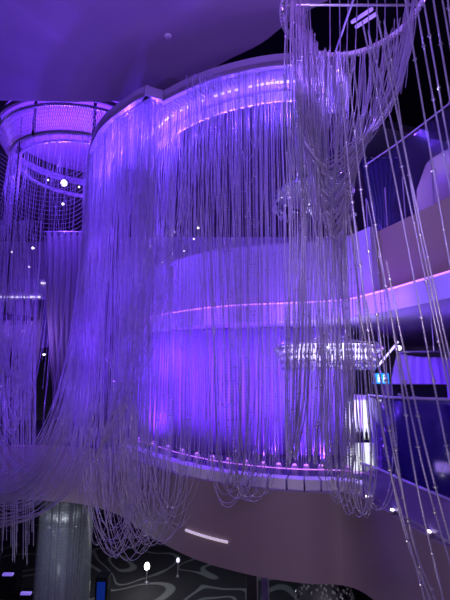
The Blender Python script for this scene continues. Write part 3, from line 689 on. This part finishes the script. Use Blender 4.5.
# open lattice of short strands across the ring's right half
for i in range(26):
    x = 330+i*3.1; yt = np.interp(x, [330, 350, 380, 400, 415], [54, 54, 40, 26, 5]); xb = x-rng.uniform(2, 26)+4; yb = np.interp(xb, [310, 350, 380, 400, 415], [165, 145, 120, 92, 60])+rng.uniform(-8, 14)
    curves.append(cr([W(x, yt-(70 if i % 3 == 0 else 0), 4.1), W((x+xb)/2+3, (yt+yb)/2, 4.05), W(xb, yb, 4.0)], 10))
n_in = len(curves)
# loops over the slab on the right (bottoms y 490-522)
for i in range(15):
    xa = 322+i*3.0; wd = rng.uniform(16, 34); yb = np.interp(xa+wd/2, [325, 345, 365, 380], [490, 508, 520, 512])+rng.normal(0, 4)
    curves.append(cr([W(xa-14, 60 if xa < 350 else 200, 4.3), W(xa-8, 250, 4.6), W(xa-2, 400, 5.0), W(xa, yb-60, 5.2), W(xa+wd*.15, yb-18, 5.2), W(xa+wd*.5, yb, 5.2), W(xa+wd*.85, yb-18, 5.2), W(xa+wd, yb-60, 5.2), W(xa+wd-4, 400, 5.0), W(xa+wd-16, 260, 4.6), W(xa+wd-26, 200, 4.4)], 44))
hang(fc, curves, 'strand', M['crystal_near'], .0078, .03, 86, big=1.7, every=12)
# sparse leaning strands on the right, close to the lens: a few octagon crystals on each
sparse = [[(339, 60), (352, 200), (378, 400), (404, 530), (436, 612)], [(347, 54), (362, 200), (386, 380), (410, 530), (440, 612)],
          [(352, 54), (368, 180), (395, 340), (416, 480), (446, 612)], [(362, 20), (389, 150), (418, 300), (441, 420), (462, 520)],
          [(368, 30), (398, 150), (432, 310), (462, 450)], [(376, 10), (408, 165), (437, 300), (462, 410)], [(384, 20), (396, 90), (405, 150), (421, 240), (440, 330), (462, 430)],
          [(402, -20), (430, 150), (450, 265), (460, 320)], [(412, -20), (437, 120), (462, 250)], [(420, -20), (446, 130), (462, 215)], [(430, -20), (452, 110), (464, 170)], [(439, -20), (458, 90)],
          [(356, 300), (372, 370), (386, 450), (398, 500), (428, 612)], [(366, 300), (381, 380), (395, 460), (418, 560), (432, 612)], [(378, 250), (398, 350), (420, 455), (440, 530), (462, 600)],
          [(386, 260), (404, 350), (426, 450), (455, 560)], [(446, -20), (450, 20), (456, 60)]]
curves = []
for k, P in enumerate(sparse):
    Y = 3.0+.06*(k % 5); curves.append(cr([W(x, y, Y+.05*i) for i, (x, y) in enumerate(P)], 30))
hang(fc, curves, 'strand', M['crystal_near'], .0095, .028, 14, sides=6, big=2.1, every=17)

# ================================================================ BELOW THE SLAB
p = W(65, 540, 11.0); gc = empty('glass_column', (p[0], 11.0, 0)); tag(gc, 'thick frosted glass column full of crystals below the left balcony', 'column')
h = CZ-2.77
MB().lathe((0, 0, 0), [(.62, 0), (.62, h), (.59, h), (.59, 0)], 40).build('glass_shell', M['column_glass'], gc, True)
MB().lathe((0, 0, 0), [(0, 0), (.64, 0), (.64, .12), (0, .12)], 32).build('base', M['metal'], gc); MB().lathe((0, 0, h-.06), [(0, 0), (.6, 0), (.6, .06), (0, .06)], 32).build('cap', M['metal'], gc)
MB().lathe((0, 0, 0), [(.36, .1), (.3, 1.2), (.4, 2.4), (.34, h-.1)], 24).build('inner_core', M['dark'], gc, True)
V0, F0, n0 = [], [], 0
for i in range(60):
    a = rng.random()*2*PI; r_ = .47; V, Fq, fb = strand_geo([(r_*math.cos(a), r_*math.sin(a), h-.1), (r_*math.cos(a)*.9, r_*math.sin(a)*.9, rng.uniform(.3, 2.2))], .014, .07, every=6); V0.append(V); F0.append(Fq+n0); n0 += len(V)
o = link('crystal_strings', quad_mesh('crystal_strings', np.vstack(V0), np.vstack(F0)), M['sparkle'], gc); o['kind'] = 'stuff'
lamp('POINT', (p[0]+.1, 9.4, CZ-3.6), 16, (.80, .92, 1.0), .1)

# crystal ball lamp under the slab
p = W(325, 603, 9.0); cb = empty('crystal_ball_lamp', p); tag(cb, 'round crystal ball lamp hanging beneath the taupe fascia', 'lamp')
g = MB()
for i in range(420):
    z = random.uniform(-1, 1); a = random.random()*2*PI; q = math.sqrt(1-z*z)*.55; g.gem((q*math.cos(a), q*math.sin(a), z*.55), .028, .036)
g.build('crystal_beads', M['sparkle'], cb)['kind'] = 'stuff'
MB().lathe((0, 0, 0), [(.001, -.48)]+[(.48*math.cos(t_), .48*math.sin(t_)) for t_ in np.linspace(-1.4, 1.4, 12)]+[(.001, .48)], 24).build('inner_globe', M['dark'], cb, True)
MB().tube([(0, 0, .48), (0, 0, 1.2)], .015).build('rod', M['metal'], cb)
lamp('POINT', (p[0]-.3, 7.8, CZ-3.6), 14, (.95, .95, 1), .05)

# ground-floor partition posts, blue screen, seats, floor glare spots
for k, (x, wd) in enumerate(((252, 9), (265, 6))):
    a = W(x, 600, 11.5); o = empty('screen_post', (a[0], 11.5, 0)); tag(o, ('broad blue-grey upright panel beneath the taupe fascia', 'slim pale upright post beside the broad panel under the fascia')[k], 'post')
    w_ = wd*2.2/F*11.5*.5; MB().box((0, 0, CZ/2-1.4), (w_, .1, CZ-2.8)).build('panel', M['violet_glass'] if k else M['dark'], o)
    MB().box((w_/2, 0, CZ/2-1.4), (.03, .12, CZ-2.8)).build('edge_trim', M['rail'], o); MB().box((0, 0, .02), (w_+.1, .3, .04)).build('base', M['metal'], o)
p = W(372, 583, 10.0); gmn = empty('gaming_machine', (p[0], 10.0, 0)); tag(gmn, 'dark cabinet with blue lit screen dots under the right slab', 'machine')
MB().box((0, .3, p[2]/2+.1), (1.1, .5, p[2]+.2)).build('cabinet', M['screen'], gmn)
g = MB()
for (dx, dz) in ((-.17, .06), (0, .1), (.15, .08), (.02, -.05), (.16, -.06)): g.lathe((dx, .02, p[2]+dz), [(0, -.035), (.04, 0), (0, .035)], 8)
g.build('screen_lights', M['led_blue'], gmn)
for k, (x, y) in enumerate(((390, 596), (416, 606))):
    p = W(x, y, 9.4 if k == 0 else 10.2); ss = empty('bar_stool', (p[0], 9.4, 0)); tag(ss, ('cream padded stool back nearest the blue-lit cabinet', 'cream padded stool further right below the slab')[k], 'stool')
    MB().lathe((0, 0, 0), [(0, p[2]-.12), (.22, p[2]-.12), (.25, p[2]), (.2, p[2]+.1), (0, p[2]+.12)], 16).build('seat', M['cream'], ss, True)
    MB().lathe((0, 0, 0), [(0, 0), (.25, 0), (.25, .03), (.03, .05), (.03, p[2]-.1)], 14).build('pedestal', M['metal'], ss)
def floor_glare_spot(px, py, dz, label, col, pw, r):  # light glare on the carpet, built as an added glowing globe
    p = WZ(px, py, -CZ+dz); t = empty('floor_glare', (p[0], p[1], 0)); tag(t, label, 'glare')
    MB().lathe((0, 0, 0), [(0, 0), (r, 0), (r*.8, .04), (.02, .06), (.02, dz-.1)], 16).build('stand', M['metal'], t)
    MB().lathe((0, 0, 0), [(0, dz-r*1.4), (r*.8, dz-r), (r, dz), (r*.6, dz+r), (0, dz+r*1.2)], 16).build('glow_globe', col, t, True)
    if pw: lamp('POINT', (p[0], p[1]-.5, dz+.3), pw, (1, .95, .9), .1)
floor_glare_spot(147, 566, .5, 'bright white glare spot on the patterned carpet, built as a glowing globe', M['bulb'], 18, .09)
floor_glare_spot(178, 560, .5, 'dimmer small glare spot on the patterned carpet near the fascia edge', M['led_white'], 0, .06)
bx = W(101, 592, 13); sb = empty('gaming_machine', (bx[0], 13, 0)); tag(sb, 'narrow cabinet glowing deep blue beside the frosted glass column', 'machine')
MB().box((0, .2, bx[2]/2+.175), (.34, .4, bx[2]+.35)).build('cabinet', M['screen'], sb)
MB().box((0, -.02, bx[2]), (.22, .03, .5)).build('screen', mat('blue_screen', (0, 0, .3), .3, emit=(.01, .06, .45), es=.25), sb)
for (x, y) in ((26, 594), (8, 575), (60, 0)):
    if y:
        p = W(x, y, 14); t = empty('gaming_machine', (p[0], 14, 0)); tag(t, ('low cabinet with violet lit top at the bottom left corner' if x == 26 else 'low cabinet with violet lit top nearer the left edge'), 'machine')
        MB().box((0, .2, p[2]/2), (.5, .4, p[2])).build('cabinet', M['screen'], t); MB().box((0, .0, p[2]+.02), (.3, .1, .06)).build('topper', M['led_violet'], t)
lamp('AREA', (-1.5, 13, CZ-3.2), 85, (.8, .85, 1.0), aim=(-1.5, 13, 0), size=(6, 4))
